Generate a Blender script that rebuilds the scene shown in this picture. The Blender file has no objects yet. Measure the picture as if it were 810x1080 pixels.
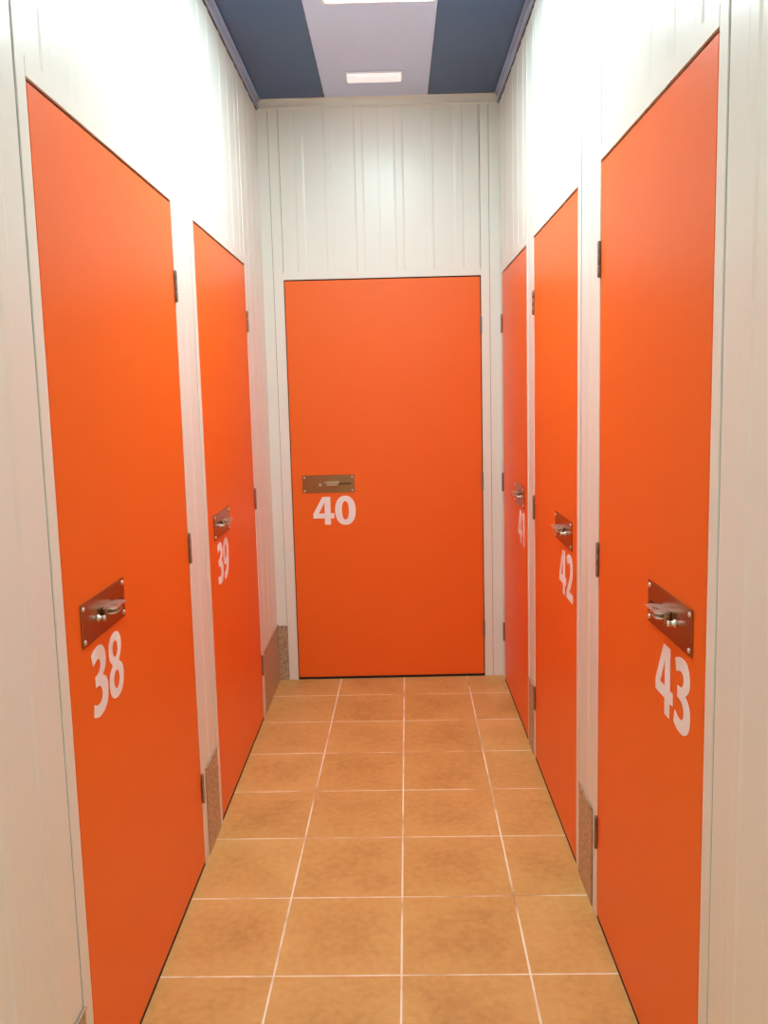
import bpy, math, random
from mathutils import Matrix, Vector
random.seed(7)
S = bpy.context.scene
COL = S.collection

# ------------------------------------------------------------------ helpers
class MB:
    """collects shapes and links them as one mesh object"""
    def __init__(s): s.v=[]; s.f=[]; s.m=[]; s.sm=[]
    def face(s, pts, m=0, smooth=False):
        i=len(s.v); s.v+= [tuple(p) for p in pts]; s.f.append(tuple(range(i,i+len(pts)))); s.m.append(m); s.sm.append(smooth)
    def box(s, x0,x1,y0,y1,z0,z1, m=0, b=0.0):
        """axis box, with chamfered edges when b > 0"""
        if x0>x1: x0,x1=x1,x0
        if y0>y1: y0,y1=y1,y0
        if z0>z1: z0,z1=z1,z0
        i=len(s.v)
        if b<=0:
            s.v+=[(x,y,z) for z in (z0,z1) for y in (y0,y1) for x in (x0,x1)]
            for q in ((0,2,3,1),(4,5,7,6),(0,1,5,4),(2,6,7,3),(0,4,6,2),(1,3,7,5)):
                s.f.append(tuple(i+k for k in q)); s.m.append(m); s.sm.append(False)
            return
        lo=(x0,y0,z0); hi=(x1,y1,z1)
        idx={}
        for cx in (0,1):
            for cy in (0,1):
                for cz in (0,1):
                    c=[hi[k] if (cx,cy,cz)[k] else lo[k] for k in range(3)]
                    for ax in range(3):
                        p=[]
                        for k in range(3):
                            sg=-1 if (cx,cy,cz)[k] else 1
                            p.append(c[k] if k==ax else c[k]+sg*b)
                        idx[(cx,cy,cz,ax)]=len(s.v); s.v.append(tuple(p))
        def add(q): s.f.append(tuple(q)); s.m.append(m); s.sm.append(False)
        for ax in range(3):
            o=[k for k in range(3) if k!=ax]
            for val in (0,1):
                q=[]
                for a,bb in ((0,0),(1,0),(1,1),(0,1)):
                    c=[0,0,0]; c[ax]=val; c[o[0]]=a; c[o[1]]=bb
                    q.append(idx[(*c,ax)])
                add(q)
            # edges along ax
            for a in (0,1):
                for bb in (0,1):
                    c0=[0,0,0]; c0[o[0]]=a; c0[o[1]]=bb; c1=list(c0); c1[ax]=1
                    add((idx[(*c0,o[0])],idx[(*c0,o[1])],idx[(*c1,o[1])],idx[(*c1,o[0])]))
        for cx in (0,1):
            for cy in (0,1):
                for cz in (0,1): add([idx[(cx,cy,cz,k)] for k in range(3)])
    def lathe(s, origin, axis, prof, n=16, m=0):
        """prof: (radius, height along axis) list"""
        a=Vector(axis).normalized(); t=Vector((0,0,1)) if abs(a.z)<.9 else Vector((1,0,0))
        u=a.cross(t).normalized(); w=a.cross(u); o=Vector(origin); i=len(s.v)
        for r,h in prof:
            for k in range(n):
                an=2*math.pi*k/n
                s.v.append(tuple(o+a*h+u*(r*math.cos(an))+w*(r*math.sin(an))))
        for j in range(len(prof)-1):
            for k in range(n):
                s.f.append((i+j*n+k,i+j*n+(k+1)%n,i+(j+1)*n+(k+1)%n,i+(j+1)*n+k)); s.m.append(m); s.sm.append(True)
        s.f.append(tuple(i+k for k in range(n))); s.m.append(m); s.sm.append(False)
        e=i+(len(prof)-1)*n
        s.f.append(tuple(e+k for k in range(n))); s.m.append(m); s.sm.append(False)
    def mesh(s, name, mats):
        me=bpy.data.meshes.new(name); me.from_pydata(s.v,[],s.f)
        for mt in (mats if isinstance(mats,(list,tuple)) else [mats]): me.materials.append(mt)
        for p,mi,sm in zip(me.polygons,s.m,s.sm): p.material_index=mi; p.use_smooth=sm
        import bmesh
        bm=bmesh.new(); bm.from_mesh(me); bmesh.ops.recalc_face_normals(bm,faces=bm.faces); bm.to_mesh(me); bm.free()
        me.update(); return me
    def build(s, name, mats, parent=None):
        o=bpy.data.objects.new(name, s.mesh(name,mats)); COL.objects.link(o); o.parent=parent; return o

def tag(o, label=None, cat=None, group=None, kind=None):
    if label: o['label']=label
    if cat: o['category']=cat
    if group: o['group']=group
    if kind: o['kind']=kind
    return o
def empty(name, loc, rz=0):
    o=bpy.data.objects.new(name,None); COL.objects.link(o); o.location=loc; o.rotation_euler=(0,0,rz); o.empty_display_size=.1
    return o

# ------------------------------------------------------------------ materials
def lin(c):
    return tuple((x/255/12.92 if x/255<=.04045 else ((x/255+.055)/1.055)**2.4) for x in c)+(1,)
def mat(name, rgb, rough=.5, metal=0., bump=None, spec=.5, coat=0., mottle=None, sharp=False):
    m=bpy.data.materials.new(name); m.use_nodes=True; nt=m.node_tree; b=nt.nodes['Principled BSDF']
    b.inputs['Base Color'].default_value=lin(rgb); b.inputs['Roughness'].default_value=rough
    b.inputs['Metallic'].default_value=metal; b.inputs['Specular IOR Level'].default_value=spec
    b.inputs['Coat Weight'].default_value=coat
    tc=nt.nodes.new('ShaderNodeTexCoord')
    if mottle:
        sc,amt=mottle
        n=nt.nodes.new('ShaderNodeTexNoise'); n.inputs['Scale'].default_value=sc; n.inputs['Detail'].default_value=4
        nt.links.new(tc.outputs['Object'],n.inputs['Vector'])
        mx=nt.nodes.new('ShaderNodeMix'); mx.data_type='RGBA'
        c=lin(rgb); mx.inputs[6].default_value=tuple(x*(1-amt) for x in c[:3])+(1,); mx.inputs[7].default_value=tuple(min(1,x*(1+amt)) for x in c[:3])+(1,)
        fac=n.outputs['Fac']
        if sharp:
            mr=nt.nodes.new('ShaderNodeMapRange'); mr.inputs[1].default_value=.38; mr.inputs[2].default_value=.56; nt.links.new(fac,mr.inputs[0]); fac=mr.outputs[0]
        nt.links.new(fac,mx.inputs[0]); nt.links.new(mx.outputs[2],b.inputs['Base Color'])
    if bump:
        sc,st,dist=bump
        n=nt.nodes.new('ShaderNodeTexNoise'); n.inputs['Scale'].default_value=sc; n.inputs['Detail'].default_value=3
        nt.links.new(tc.outputs['Object'],n.inputs['Vector'])
        bp=nt.nodes.new('ShaderNodeBump'); bp.inputs['Strength'].default_value=st; bp.inputs['Distance'].default_value=dist
        nt.links.new(n.outputs['Fac'],bp.inputs['Height']); nt.links.new(bp.outputs['Normal'],b.inputs['Normal'])
    return m
def emis(name, rgb, strength):
    m=bpy.data.materials.new(name); m.use_nodes=True; b=m.node_tree.nodes['Principled BSDF']
    b.inputs['Base Color'].default_value=lin((240,240,240)); b.inputs['Emission Color'].default_value=lin(rgb)
    b.inputs['Emission Strength'].default_value=strength; b.inputs['Roughness'].default_value=.4
    return m

WALL=mat('white_painted_sheet',(233,232,223),.30,spec=.5,mottle=(3,.015))
FRAME=mat('white_lacquered_profile',(234,232,222),.38)
ORANGE=mat('orange_lacquer',(243,106,25),.38,spec=.45,mottle=(1.5,.02))
DARK=mat('dark_gap',(22,20,20),.8)
DIGIT=mat('white_vinyl',(244,240,240),.5)
STEEL=mat('brushed_steel',(166,128,94),.24,1.0)
CHROME=mat('bright_steel',(232,230,226),.34,1.0)
HINGE=mat('hinge_steel',(150,132,122),.4,.9)
KICK=mat('galvanised_sheet',(186,166,140),.45,.45,bump=(60,1.0,.004),mottle=(75,.24),sharp=True)
CBLUE=mat('dark_blue_sheet',(33,74,124),.22,spec=.5,mottle=(2.2,.10))
CWHITE=mat('white_ceiling_sheet',(198,214,247),.35)
TRACK=mat('pale_aluminium_angle',(168,188,218),.4)
LAMPBODY=mat('white_lamp_housing',(235,235,238),.4)
LAMP=emis('lamp_diffuser_glow',(221,250,255),13.0)
SMALL=emis('small_lamp_diffuser',(246,248,252),.25)

def floor_material():
    m=bpy.data.materials.new('terracotta_tiles'); m.use_nodes=True; nt=m.node_tree; N=nt.nodes; L=nt.links
    b=N['Principled BSDF']; geo=N.new('ShaderNodeTexCoord'); sep=N.new('ShaderNodeSeparateXYZ'); L.new(geo.outputs['Object'],sep.inputs[0])
    def M(op,a,bb=None,c=None):
        n=N.new('ShaderNodeMath'); n.operation=op
        for i,x in enumerate((a,bb,c)):
            if x is None: continue
            if isinstance(x,(int,float)): n.inputs[i].default_value=x
            else: L.new(x,n.inputs[i])
        return n.outputs[0]
    g=.0142; gx,gy=.6353,-.243
    dx=M('SUBTRACT',sep.outputs[0],gx); dy=M('SUBTRACT',sep.outputs[1],gy)
    u=M('DIVIDE',M('SUBTRACT',dx,M('MULTIPLY',dy,g)),.322); v=M('DIVIDE',M('ADD',dy,M('MULTIPLY',dx,g)),.33)
    cu=M('FLOOR',u); cv=M('FLOOR',v); fu=M('FRACT',u); fv=M('FRACT',v)
    du=M('MULTIPLY',M('MINIMUM',fu,M('SUBTRACT',1.0,fu)),.322); dv=M('MULTIPLY',M('MINIMUM',fv,M('SUBTRACT',1.0,fv)),.33)
    # wavering tile edges
    wn=N.new('ShaderNodeTexNoise'); wn.inputs['Scale'].default_value=22; L.new(geo.outputs['Object'],wn.inputs['Vector'])
    wob=M('MULTIPLY',M('SUBTRACT',wn.outputs['Fac'],.5),.0022)
    du=M('ADD',du,wob); dv=M('ADD',dv,wob)
    mu=M('LESS_THAN',du,.0026); mv=M('LESS_THAN',dv,.0021); mask=M('MAXIMUM',mu,mv)
    de=M('MINIMUM',du,dv)
    cell=N.new('ShaderNodeCombineXYZ'); L.new(cu,cell.inputs[0]); L.new(cv,cell.inputs[1])
    wh=N.new('ShaderNodeTexWhiteNoise'); wh.noise_dimensions='3D'; L.new(cell.outputs[0],wh.inputs['Vector'])
    off=N.new('ShaderNodeVectorMath'); off.operation='MULTIPLY_ADD'; L.new(wh.outputs['Color'],off.inputs[0]); off.inputs[1].default_value=(9,9,9); L.new(geo.outputs['Object'],off.inputs[2])
    n1=N.new('ShaderNodeTexNoise'); n1.inputs['Scale'].default_value=5; n1.inputs['Detail'].default_value=5; n1.inputs['Roughness'].default_value=.55; L.new(off.outputs[0],n1.inputs['Vector'])
    n2=N.new('ShaderNodeTexNoise'); n2.inputs['Scale'].default_value=45; n2.inputs['Detail'].default_value=4; L.new(off.outputs[0],n2.inputs['Vector'])
    # cloudy glaze: browner heart, paler rim
    rim=M('SUBTRACT',1.0,M('MINIMUM',M('DIVIDE',de,.11),1.0))
    t=M('ADD',M('ADD',M('MULTIPLY',M('SUBTRACT',n1.outputs['Fac'],.5),0.8),M('MULTIPLY',M('SUBTRACT',n2.outputs['Fac'],.5),.6)),M('MULTIPLY',M('SUBTRACT',rim,.4),.20))
    t=M('ADD',t,M('MULTIPLY',M('SUBTRACT',wh.outputs['Value'],.5),.18)); t=M('ADD',t,.5)
    cr=N.new('ShaderNodeValToRGB'); L.new(t,cr.inputs[0]); e=cr.color_ramp.elements
    e[0].position=.1; e[0].color=lin((192,140,76)); e[1].position=.95; e[1].color=lin((232,187,116))
    k=e.new(.5); k.color=lin((217,165,95))
    gn=N.new('ShaderNodeTexNoise'); gn.inputs['Scale'].default_value=5; gn.inputs['Detail'].default_value=3; L.new(geo.outputs['Object'],gn.inputs['Vector'])
    gr=N.new('ShaderNodeValToRGB'); L.new(gn.outputs['Fac'],gr.inputs[0]); ge=gr.color_ramp.elements
    ge[0].position=.32; ge[0].color=lin((196,152,104)); ge[1].position=.5; ge[1].color=lin((252,242,218))
    mx=N.new('ShaderNodeMix'); mx.data_type='RGBA'; L.new(mask,mx.inputs[0]); L.new(cr.outputs[0],mx.inputs[6]); L.new(gr.outputs[0],mx.inputs[7])
    L.new(mx.outputs[2],b.inputs['Base Color'])
    b.inputs['Roughness'].default_value=.46; b.inputs['Specular IOR Level'].default_value=.4
    hgt=M('ADD',M('MINIMUM',M('DIVIDE',de,.006),1.0),M('MULTIPLY',n1.outputs['Fac'],.35))
    bp=N.new('ShaderNodeBump'); bp.inputs['Strength'].default_value=.35; bp.inputs['Distance'].default_value=.002; L.new(hgt,bp.inputs['Height']); L.new(bp.outputs['Normal'],b.inputs['Normal'])
    return m
TILES=floor_material()

# ------------------------------------------------------------------ measures (metres)
XR=1.1458; ZC=2.839; ZTRACK=2.797; YEND=-6.4; ZDOOR=2.0
# doors: number, wall, start and end of the leaf along the wall
LEFT=[(38,-2.6416,-1.7056),(39,-1.4353,-.5198)]
RIGHT=[(43,-2.7639,-2.0066),(42,-1.7392,-.9951),(41,-.8168,-.0687)]
BACK=[(40,.1014,1.0495)]
# frames: strip widths at the two sides of each leaf
JAMB={38:(.043,.052),39:(.045,.056),43:(.041,.048),42:(.044,.036),41:(.030,.062),40:(.052,.046)}
GAP=.0045; SEAM=.0028

# ------------------------------------------------------------------ ribbed wall sheets
PITCH=.1425; PW=.475
def profile(a,b,origin,seams=True):
    """(position, depth behind the wall plane) along a sheet from a to b"""
    base=.0020; top=-.0002
    pts=[(a,base)]
    k0=math.floor((a-origin)/PW)-1; k1=math.ceil((b-origin)/PW)+1
    ev=[]
    for k in range(k0,k1+1):
        o=origin+k*PW
        if seams: ev.append((o-.003,o+.003,'g'))
        for j in range(3):
            c=o+.095+j*PITCH; ev.append((c-.024,c+.024,'r'))
    for lo,hi,t in sorted(ev):
        if lo<=a+.002 or hi>=b-.002: continue
        if t=='r': pts+=[(lo,base),(lo+.009,top),(hi-.009,top),(hi,base)]
        else: pts+=[(lo,base),(lo+.0004,base+.006),(hi-.0004,base+.006),(hi,base)]
    pts.append((b,base)); return pts
def sheet(mb, place, a,b,z0,z1,origin,seams=True):
    P=profile(a,b,origin,seams)
    for (p,d),(q,e) in zip(P[:-1],P[1:]):
        mb.face([place(p,d,z0),place(q,e,z0),place(q,e,z1),place(p,d,z1)])
    # solid body behind the face
    D=.055
    mb.face([place(a,D,z0),place(b,D,z0),place(b,D,z1),place(a,D,z1)])
    for s in (a,b): mb.face([place(s,.0018,z0),place(s,D,z0),place(s,D,z1),place(s,.0018,z1)])
    for z in (z0,z1): mb.face([place(a,.0018,z),place(b,.0018,z),place(b,D,z),place(a,D,z)])
PL={'left':lambda s,d,z:(-d,s,z),'right':lambda s,d,z:(XR+d,s,z),'back':lambda s,d,z:(s,d,z),'front':lambda s,d,z:(s,YEND-d,z)}
def wall(name, side, start, end, doors, origin):
    SEAM=.0016 if side=='back' else .0046
    mb=MB(); pl=PL[side]; cur=start
    for n,a,b in sorted(doors,key=lambda t:t[1]):
        ja,jb=JAMB[n]
        for s0,s1 in ((a-ja-SEAM,a-ja),(b+jb,b+jb+SEAM)):      # dark faces paint the shade in the joint beside each post
            mb.face([pl(s0,.0032,0),pl(s1,.0032,0),pl(s1,.0032,ZC),pl(s0,.0032,ZC)],1)
        if a-ja-cur>.004: sheet(mb,pl,cur+(SEAM if cur>start else 0),a-ja-SEAM,0,ZC,origin(n,'infill',cur))
        sheet(mb,pl,a-GAP+.002,b+GAP-.002,ZDOOR+.0402,ZC,a-GAP,side=='back')       # sheets over the door, between the posts
        # shut-off behind the leaf
        mb.face([pl(a-.08,.056,-.02),pl(b+.08,.056,-.02),pl(b+.08,.056,ZDOOR+.1),pl(a-.08,.056,ZDOOR+.1)],1)
        cur=b+jb
    if end-cur>.004: sheet(mb,pl,cur+(SEAM if cur>start else 0),end,0,ZC,origin(0,'infill',cur))
    o=mb.build(name,[WALL,DARK]); tag(o,kind='structure'); return o
orig=lambda n,k,cur: cur
tag(wall('wall_left','left',YEND,.004,LEFT,lambda n,k,c:-2.69 if c<-3 else c-.012),'white ribbed sheet metal wall left of the corridor, around doors 38 and 39','wall')
tag(wall('wall_right','right',YEND,.004,RIGHT,lambda n,k,c:-2.806 if c<-3 else c-.012),'white ribbed sheet metal wall right of the corridor, around doors 41 to 43','wall')
tag(wall('wall_back','back',-.012,XR+.012,BACK,lambda n,k,c:c-.3),'white ribbed sheet metal end wall around door 40','wall')
tag(wall('wall_front','front',-.05,XR+.05,[],lambda n,k,c:c),'white ribbed wall closing the corridor behind the viewer','wall')

# tracks along the top of the walls
def track(idx,side,a,b,label):
    mb=MB(); pl=PL[side]
    def bx(s0,s1,d0,d1,z0,z1):
        p=pl(s0,d0,z0); q=pl(s1,d1,z1); mb.box(p[0],q[0],p[1],q[1],p[2],q[2],0,.0012)
    bx(a,b,-.006,.0015,ZTRACK+.003,ZC); bx(a,b,-.011,-.006,ZTRACK+.003,ZTRACK+.008); bx(a,b,-.02,-.006,ZC-.004,ZC)
    p=pl(a,-.0012,ZTRACK-.003); q=pl(b,.0015,ZTRACK+.0028); mb.box(p[0],q[0],p[1],q[1],p[2],q[2],1)  # dark strip painted as the shadow gap under the side tracks
    tag(mb.build('trim_%d'%idx,[FRAME if side=='back' else TRACK,FRAME if side=='back' else DARK]),label,'trim',None,'structure')
track(1,'left',YEND,0,'pale metal angle trim along the top of the left wall'); track(2,'right',YEND,0,'pale metal angle trim along the top of the right wall'); track(3,'back',.012,XR-.012,'pale metal angle trim along the top of the end wall')

# ------------------------------------------------------------------ floor and ceiling
mb=MB(); mb.box(-.07,XR+.07,YEND-.06,.07,-.05,0); tag(mb.build('floor',[TILES]),'square terracotta coloured floor tiles with pale grout','floor',None,'structure')
mb=MB(); t=.03
X0,X1=.325,.811
mb.box(-.07,X0-.0012,YEND-.06,.07,ZC,ZC+t,0); mb.box(X1+.0012,XR+.07,YEND-.06,.07,ZC,ZC+t,0)
mb.box(X0+.0012,X1-.0012,YEND-.06,.07,ZC-.0015,ZC+t,1); mb.box(X0-.003,X0+.003,YEND-.06,.07,ZC+.006,ZC+t,2); mb.box(X1-.003,X1+.003,YEND-.06,.07,ZC+.006,ZC+t,2)
mb.box(-.07,XR+.07,YEND-.06,.07,ZC+t,ZC+t+.03,2)
tag(mb.build('ceiling',[CBLUE,CWHITE,DARK]),'glossy dark blue ceiling sheets either side of a white strip','ceiling',None,'structure')

# ------------------------------------------------------------------ lamps
def ceiling_lamp(loc,w,l,h,mat_d,label,inset=.012):
    r=empty('ceiling_light',loc)
    mb=MB(); hw,hl=w/2,l/2
    # rim of four bars and a back pan
    for x0,x1,y0,y1 in ((-hw,-hw+inset,-hl,hl),(hw-inset,hw,-hl,hl),(-hw+inset,hw-inset,-hl,-hl+inset),(-hw+inset,hw-inset,hl-inset,hl)):
        mb.box(x0,x1,y0,y1,-h,0,0,.001)
    mb.box(-hw+inset,hw-inset,-hl+inset,hl-inset,-.004,0)
    mb.build('housing',[LAMPBODY],r)
    d=MB(); d.box(-hw+inset+.0005,hw-inset-.0005,-hl+inset+.0005,hl-inset-.0005,-h+.001,-.0045,0,.0015); d.build('diffuser',[mat_d],r)
    tag(r,label,'ceiling light'); return r
zc=ZC-.0016
ceiling_lamp((.600,-1.606,zc),.40,1.2,.018,LAMP,'bright white ceiling light panel at the top edge, nearer than the small fitting')
ceiling_lamp((.600,-5.4,zc),.40,1.2,.018,LAMP,'unseen bright white ceiling light panel added behind the viewer')  # unseen lamp, added to brighten the nearer walls
# small fitting with a domed cover near the end wall
r=empty('emergency_light',(.5655,-.292,zc)); mb=MB(); mb.box(-.126,.126,-.042,.042,-.009,0,0,.003); mb.build('base',[LAMPBODY],r)
mb=MB(); n=10; prof=[(-.038,-.0092),(-.036,-.018),(-.029,-.024),(.029,-.024),(.036,-.018),(.038,-.0092)]
for (p,q),(p2,q2) in zip(prof[:-1],prof[1:]): mb.face([(-.118,p,q),(.118,p,q),(.118,p2,q2),(-.118,p2,q2)])
mb.face([(-.118,p,q) for p,q in prof]); mb.face([(.118,p,q) for p,q in prof]); mb.face([(-.118,-.038,-.0092),(.118,-.038,-.0092),(.118,.038,-.0092),(-.118,.038,-.0092)])
mb.build('diffuser',[SMALL],r)
tag(r,'small white oblong light fitting on the white ceiling strip above door 40','emergency light')

# ------------------------------------------------------------------ digits
def bez(pts, n=6):
    """closed Catmull-Rom through points; a point with a third value is a corner"""
    out=[]; m=len(pts)
    for i in range(m):
        p0,p1,p2,p3=pts[i-1],pts[i],pts[(i+1)%m],pts[(i+2)%m]
        c1=len(p1)>2; c2=len(p2)>2
        t1=(0,0) if c1 else ((p2[0]-p0[0])/2,(p2[1]-p0[1])/2)
        t2=(0,0) if c2 else ((p3[0]-p1[0])/2,(p3[1]-p1[1])/2)
        if c1 and not c2: t1=((p2[0]-p1[0])*1.5-t2[0]/2,(p2[1]-p1[1])*1.5-t2[1]/2)
        if c2 and not c1: t2=((p2[0]-p1[0])*1.5-t1[0]/2,(p2[1]-p1[1])*1.5-t1[1]/2)
        if c1 and c2: out.append((p1[0],p1[1])); continue
        for k in range(n):
            s=k/n; a=2*s**3-3*s*s+1; b=s**3-2*s*s+s; c=-2*s**3+3*s*s; d=s**3-s*s
            out.append(tuple(a*p1[j]+b*t1[j]+c*p2[j]+d*t2[j] for j in (0,1)))
    return out
def ell(cx,cy,rx,ry,e=2.2,n=40):
    o=[]
    for k in range(n):
        t=2*math.pi*k/n; c,s=math.cos(t),math.sin(t)
        o.append((cx+rx*math.copysign(abs(c)**(2/e),c),cy+ry*math.copysign(abs(s)**(2/e),s)))
    return o
GLYPH={
'0':(.72,[ell(.36,.495,.36,.515),ell(.36,.495,.122,.325)]),
'1':(.50,[[(.22,0),(.45,0),(.45,.98),(.26,.98),(.0,.875),(.04,.695),(.22,.765)]]),
'4':(.735,[[(.40,0),(.61,0),(.61,.225),(.735,.225),(.735,.40),(.61,.40),(.61,.98),(.335,.98),(0,.385),(0,.225),(.40,.225)],[(.195,.40),(.40,.40),(.40,.66),(.407,.80),(.365,.715)]]),
'2':(.67,[bez([(.02,0,1),(.67,0,1),(.67,.185,1),(.31,.185,1),(.385,.25),(.55,.425),(.63,.57),(.65,.70),(.62,.84),(.53,.945),(.37,1.0),(.2,.985),(.04,.915,1),(.115,.755,1),(.22,.80),(.31,.815),(.39,.78),(.42,.69),(.38,.56),(.27,.41),(.15,.275),(.02,.14,1)])]),
'3':(.64,[bez([(.05,.935,1),(.18,.985),(.32,1.005),(.47,.98),(.57,.90),(.61,.77),(.58,.645),(.445,.535,1),(.555,.485),(.625,.395),(.635,.28),(.60,.14),(.50,.04),(.35,-.01),(.17,-.005),(.015,.05,1),(.06,.22,1),(.16,.175),(.27,.165),(.365,.2),(.40,.29),(.365,.38),(.28,.425),(.15,.435,1),(.15,.595,1),(.27,.605),(.35,.645),(.385,.72),(.36,.79),(.28,.82),(.19,.80),(.10,.765,1)])]),
'8':(.69,[bez([(.36,1.005),(.52,.965),(.61,.87),(.63,.76),(.59,.64),(.50,.53),(.61,.45),(.665,.35),(.67,.25),(.62,.1),(.50,.015),(.35,-.01),(.19,.02),(.08,.10),(.035,.24),(.06,.38),(.13,.46),(.21,.52),(.12,.61),(.08,.72),(.10,.86),(.20,.965)]),ell(.355,.745,.118,.128,2),ell(.353,.268,.13,.14,2)]),
'9':(.69,[bez([(.34,1.005),(.50,.975),(.62,.86),(.67,.68),(.665,.50),(.61,.26),(.48,.08),(.30,.0),(.11,-.01,1),(.11,.165,1),(.26,.175),(.36,.23),(.42,.33),(.435,.395,1),(.36,.345),(.27,.335),(.14,.37),(.05,.47),(.02,.63),(.05,.80),(.16,.95)]),ell(.34,.665,.122,.175,2)]),
}
def digit_mesh(ch,h,th=.0007):
    cu=bpy.data.curves.new('outline','CURVE'); cu.dimensions='2D'; cu.fill_mode='BOTH'; cu.extrude=th/2
    for poly in GLYPH[ch][1]:
        sp=cu.splines.new('POLY'); sp.points.add(len(poly)-1)
        for p,(x,y) in zip(sp.points,poly): p.co=(x*h,y*h,0,1)
        sp.use_cyclic_u=True
    ob=bpy.data.objects.new('outline',cu); COL.objects.link(ob)
    dg=bpy.context.evaluated_depsgraph_get(); dg.update()
    me=bpy.data.meshes.new_from_object(ob.evaluated_get(dg)); bpy.data.objects.remove(ob); bpy.data.curves.remove(cu)
    me.name='digit'
    me.transform(Matrix(((1,0,0,0),(0,0,-1,-th/2),(0,1,0,0),(0,0,0,1))))   # stands up, in front of the leaf
    me.materials.clear(); me.materials.append(DIGIT)
    return me

# ------------------------------------------------------------------ storage doors
PWD,PHT=.26,.089        # lock plate
def lock_parts(parent, u0, zc, flip):
    """steel lock plate; u runs from the bolt side to the hinge side"""
    U=(lambda u:u0+PWD-u) if flip else (lambda u:u0+u)
    F=.0006; T=.0026
    mb=MB(); mb.box(U(0),U(PWD),F-T,F,zc-PHT/2,zc+PHT/2,0,.0008)
    plate=mb.build('lock_plate',[STEEL],parent); tag(plate,'brushed steel lock plate')
    f=F-T
    for u in (.011,PWD-.011):
        for z in (-PHT/2+.011,PHT/2-.011):
            s=MB(); s.lathe((U(u),f+.0002,zc+z),(0,-1,0),[(.0052,0),(.0050,.0012),(.0036,.0026),(.0012,.0031)],14)
            s.build('screw',[CHROME],plate)
    # dark slot the bolt slides in
    s=MB(); s.box(U(.186),U(.243),f-.0003,f+.0004,zc-.0028,zc+.0028); s.build('slot',[DARK],plate)
    # keeper: two flat ears with holes standing out of the plate, joined by a bridge
    def ear(z0,z1,ua,ub,out,name,m):
        q=MB(); n=16; uc=(ua+ub)/2; r=.0065; oc=out*.58
        P=[(ua,0),(ub,0),(ub,out*.8),(ub-.006,out),(ua+.006,out),(ua,out*.8)]
        ring=[(uc+r*1.5*math.cos(2*math.pi*k/n),oc+r*math.sin(2*math.pi*k/n)) for k in range(n)]
        # outer loop resampled radially so the hole can be bridged
        def hit(k):
            an=2*math.pi*k/n; dx,dy=math.cos(an),math.sin(an); best=1e9
            for (x1,y1),(x2,y2) in zip(P,P[1:]+P[:1]):
                ex,ey=x2-x1,y2-y1; den=dx*ey-dy*ex
                if abs(den)<1e-9: continue
                t=((x1-uc)*ey-(y1-oc)*ex)/den; w=((x1-uc)*dy-(y1-oc)*dx)/den
                if t>0 and -1e-6<=w<=1+1e-6: best=min(best,t)
            return (uc+dx*best,oc+dy*best)
        outer=[hit(k) for k in range(n)]
        pt=lambda p,z:(U(p[0]),f-p[1],z)
        for k in range(n):
            j=(k+1)%n
            for z in (z0,z1): q.face([pt(outer[k],z),pt(outer[j],z),pt(ring[j],z),pt(ring[k],z)])
            q.face([pt(outer[k],z0),pt(outer[j],z0),pt(outer[j],z1),pt(outer[k],z1)])
            q.face([pt(ring[k],z0),pt(ring[j],z0),pt(ring[j],z1),pt(ring[k],z1)])
        q.build(name,[m],plate)
    ear(zc+.0075,zc+.0105,.112,.186,.030,'padlock_ear',CHROME)
    ear(zc-.0045,zc-.0015,.120,.178,.026,'padlock_ear',CHROME)
    q=MB(); q.box(U(.116),U(.182),f-.010,f,zc-.0145,zc-.0045,0,.0012); q.box(U(.112),U(.119),f-.012,f,zc-.0145,zc+.0105,0,.0012); q.box(U(.179),U(.186),f-.012,f,zc-.0145,zc+.0105,0,.0012)
    q.build('bolt_housing',[STEEL],plate)
    q=MB(); q.lathe((U(.088),f+.0002,zc-.004),(0,-1,0),[(.0075,0),(.0075,.002),(.0045,.0026),(.0045,.011),(.0056,.012),(.0056,.015),(.004,.016)],18)
    q.build('locking_pin',[CHROME],plate)

def hinge(parent,u,z0,z1,side):
    mb=MB(); r=.0045; L=(z1-z0); nz=3
    for k in range(nz):
        a=z0+L*k/nz+.0007; b=z0+L*(k+1)/nz-.0007
        mb.lathe((u,-.0030,a),(0,0,1),[(r-.0006,0),(r,.0006),(r,b-a-.0006),(r-.0006,b-a)],14)
    mb.lathe((u,-.0030,z0-.002),(0,0,1),[(.003,0),(.0038,.0008),(.0038,L+.0032),(.003,L+.004)],10)
    mb.box(u-.0058,u+.0058,-.0012,-.0002,z0,z1,0,.0004)
    mb.build('hinge',[HINGE],parent)

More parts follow.
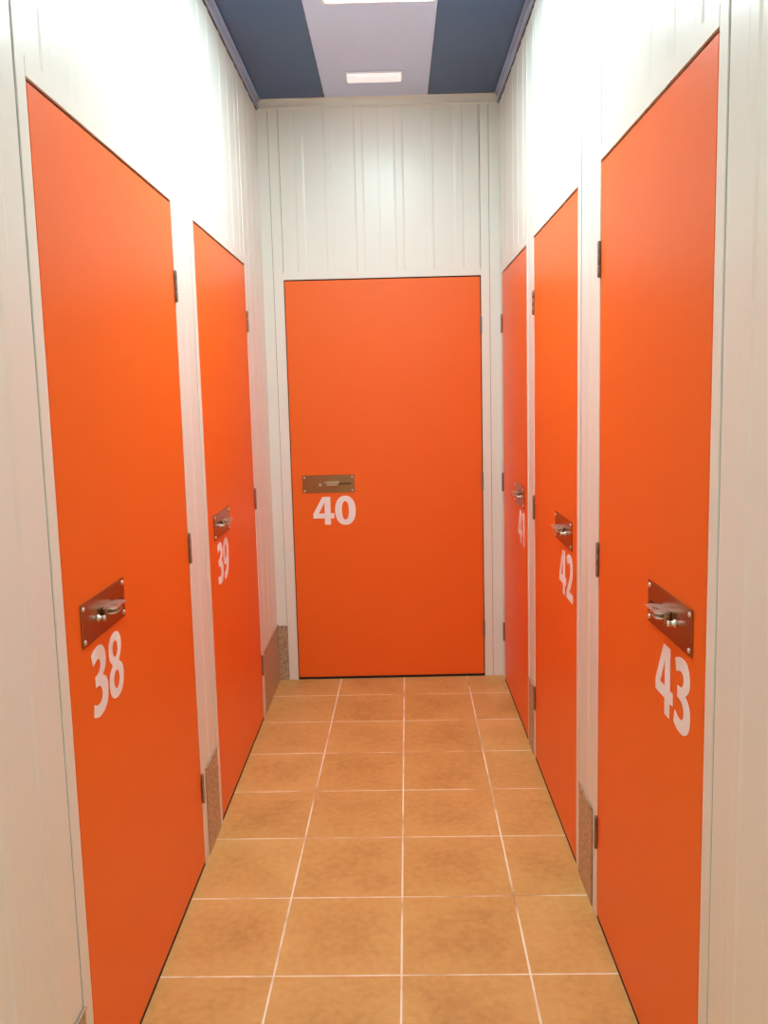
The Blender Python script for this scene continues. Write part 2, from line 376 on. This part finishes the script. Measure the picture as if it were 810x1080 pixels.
def door_frame(root,W,j0,j1):
    """white frame; j0 and j1 are the strip widths before and after the leaf"""
    G=GAP; mb=MB()
    mb.box(-j0,-G,0,.05,0,ZTRACK,0,.0012); mb.box(W+G,W+j1,0,.05,0,ZTRACK,0,.0012)
    mb.box(-G,W+G,-.0005,.05,ZDOOR+.006,ZDOOR+.04,0,.0003)
    mb.build('frame',[FRAME],root)
    q=MB(); q.box(-G,-.0006,.007,.05,0,ZDOOR+.006); q.box(W+.0006,W+G,.007,.05,0,ZDOOR+.006); q.box(-.0006,W+.0006,.006,.05,ZDOOR+.0006,ZDOOR+.006)  # dark strips paint the shade in the gaps around and under the leaf
    q.box(-.0006,W+.0006,.0018,.05,0,.0116)
    tag(q.build('gap_shade',[DARK],root),'dark strips painted as the shade in the gap around the door')
def storage_door(n, side, a, b, label, plate_off, num_off, z0=.012):  # numbered storage unit door with its frame, no locker body behind
    W=b-a; ja,jb=JAMB[n]
    if side=='left': root=empty('storage_door',(0,a,0),math.pi/2); flip=False
    elif side=='right': root=empty('storage_door',(XR,b,0),-math.pi/2); flip=True
    else: root=empty('storage_door',(a,0,0),0); flip=False
    tag(root,label,'locker','numbered storage unit doors along the corridor')
    door_frame(root,W,*((jb,ja) if flip else (ja,jb)))
    mb=MB(); mb.box(0,W,.001,.042,z0,ZDOOR,0,.0016); mb.build('door',[ORANGE],root)
    hu=-.001 if flip else W+.001
    for h0,h1 in ((.205,.295),(.960,1.048),(1.725,1.811)): hinge(root,hu,h0,h1,flip)
    # bolt end bridging the gap to the frame
    su=W if flip else 0
    mb=MB(); mb.box(su-.0032,su+.0032,.004,.02,.992,1.022,0,.0006); tag(mb.build('bolt_end',[DARK],root),'dark bolt end in the gap')
    lock_parts(root,(W-plate_off-PWD) if flip else plate_off,1.007,flip)
    h=.1435; s=str(n); w0=GLYPH[s[0]][0]*h; w1=GLYPH[s[1]][0]*h; sp=.0045
    st=(W-num_off-(w0+w1+sp)) if flip else num_off
    for ch,u in ((s[0],st),(s[1],st+w0+sp)):
        o=bpy.data.objects.new('digit',digit_mesh(ch,h)); COL.objects.link(o); o.parent=root; o.location=(u,.0009,.8015)
        tag(o,'white digit %s'%ch)
    return root
storage_door(38,'left',*LEFT[0][1:],'framed orange storage unit door numbered 38 in white, nearest on the left',.070,.106)
storage_door(39,'left',*LEFT[1][1:],'framed orange storage unit door numbered 39 in white, farther along the left wall',.080,.112)
storage_door(40,'back',*BACK[0][1:],'framed orange storage unit door numbered 40 in white, at the end of the corridor',.051,.100)
storage_door(41,'right',*RIGHT[2][1:],'framed orange storage unit door numbered 41 in white, farthest along the right wall',.075,.074)
storage_door(42,'right',*RIGHT[1][1:],'framed orange storage unit door numbered 42 in white, middle of the right wall',.061,.054)
storage_door(43,'right',*RIGHT[0][1:],'framed orange storage unit door numbered 43 in white, nearest on the right',.060,.066)

# ------------------------------------------------------------------ metal kick plates at the foot of the wall strips
def kick(side,a,b,top,label,lip=True):
    pl=PL[side]; c=pl((a+b)/2,0,0)
    mb=MB()
    def bx(s0,s1,d0,d1,z0,z1,bev):
        p=pl(s0,d0,z0); q=pl(s1,d1,z1); mb.box(p[0]-c[0],q[0]-c[0],p[1]-c[1],q[1]-c[1],z0,z1,0,bev)
    bx(a+.0015,b-.0015,-.0018,-.0002,.001,top,.0003)
    bx(a+.0015,b-.0015,-.0048,-.0018,top-.003,top,.0004)        # folded top edge
    o=mb.build('kick_plate',[KICK]); o.location=c; tag(o,label,'kick plate','metal kick plates along the walls')
kick('left',-1.6536,-1.4803,.290,'speckled metal kick plate on the strip between doors 38 and 39')
kick('left',-.4638,-.004,.296,'wide speckled metal kick plate on the left wall past door 39')
kick('left',-3.60,-2.6846,.292,'metal kick plate at the bottom left edge, in front of door 38')
kick('back',.0,.0494,.287,'narrow speckled metal kick plate in the corner left of door 40')
kick('right',-1.9586-.0+.004,-1.7832-.003,.290,'speckled metal kick plate on the strip between doors 42 and 43')
kick('right',-.9591,-.8468,.288,'slim metal kick plate on the strip between doors 41 and 42')

# ------------------------------------------------------------------ camera
yaw,pitch,roll=.0097103,-.120950,-.0243335; f_px=885.834; ppx,ppy=410.367,522.796
cy_,sy_=math.cos(yaw),math.sin(yaw); cp,sp_=math.cos(pitch),math.sin(pitch)
f=Vector((-sy_*cp,cy_*cp,sp_)); r0=Vector((cy_,sy_,0)); u0=r0.cross(f)
r=r0*math.cos(roll)+u0*math.sin(roll); u=u0*math.cos(roll)-r0*math.sin(roll)
cd=bpy.data.cameras.new('camera'); co=bpy.data.objects.new('camera',cd); COL.objects.link(co)
M3=Matrix((r,u,-f)).transposed(); co.matrix_world=Matrix.Translation((.624031,-4.166911,1.447457)) @ M3.to_4x4()
cd.sensor_fit='HORIZONTAL'; cd.sensor_width=36; cd.lens=f_px/810*36
cd.shift_x=-(ppx-405)/810; cd.shift_y=(ppy-540)/810; cd.clip_start=.02
S.camera=co

# ------------------------------------------------------------------ world and view
w=bpy.data.worlds.new('world'); S.world=w; w.use_nodes=True; w.node_tree.nodes['Background'].inputs[0].default_value=(.03,.03,.035,1)
S.view_settings.view_transform='Standard'; S.view_settings.look='None'; S.view_settings.gamma=1; S.view_settings.use_curve_mapping=False
S.view_settings.exposure=0.87
S.cycles.max_bounces=14; S.cycles.diffuse_bounces=8; S.cycles.glossy_bounces=6
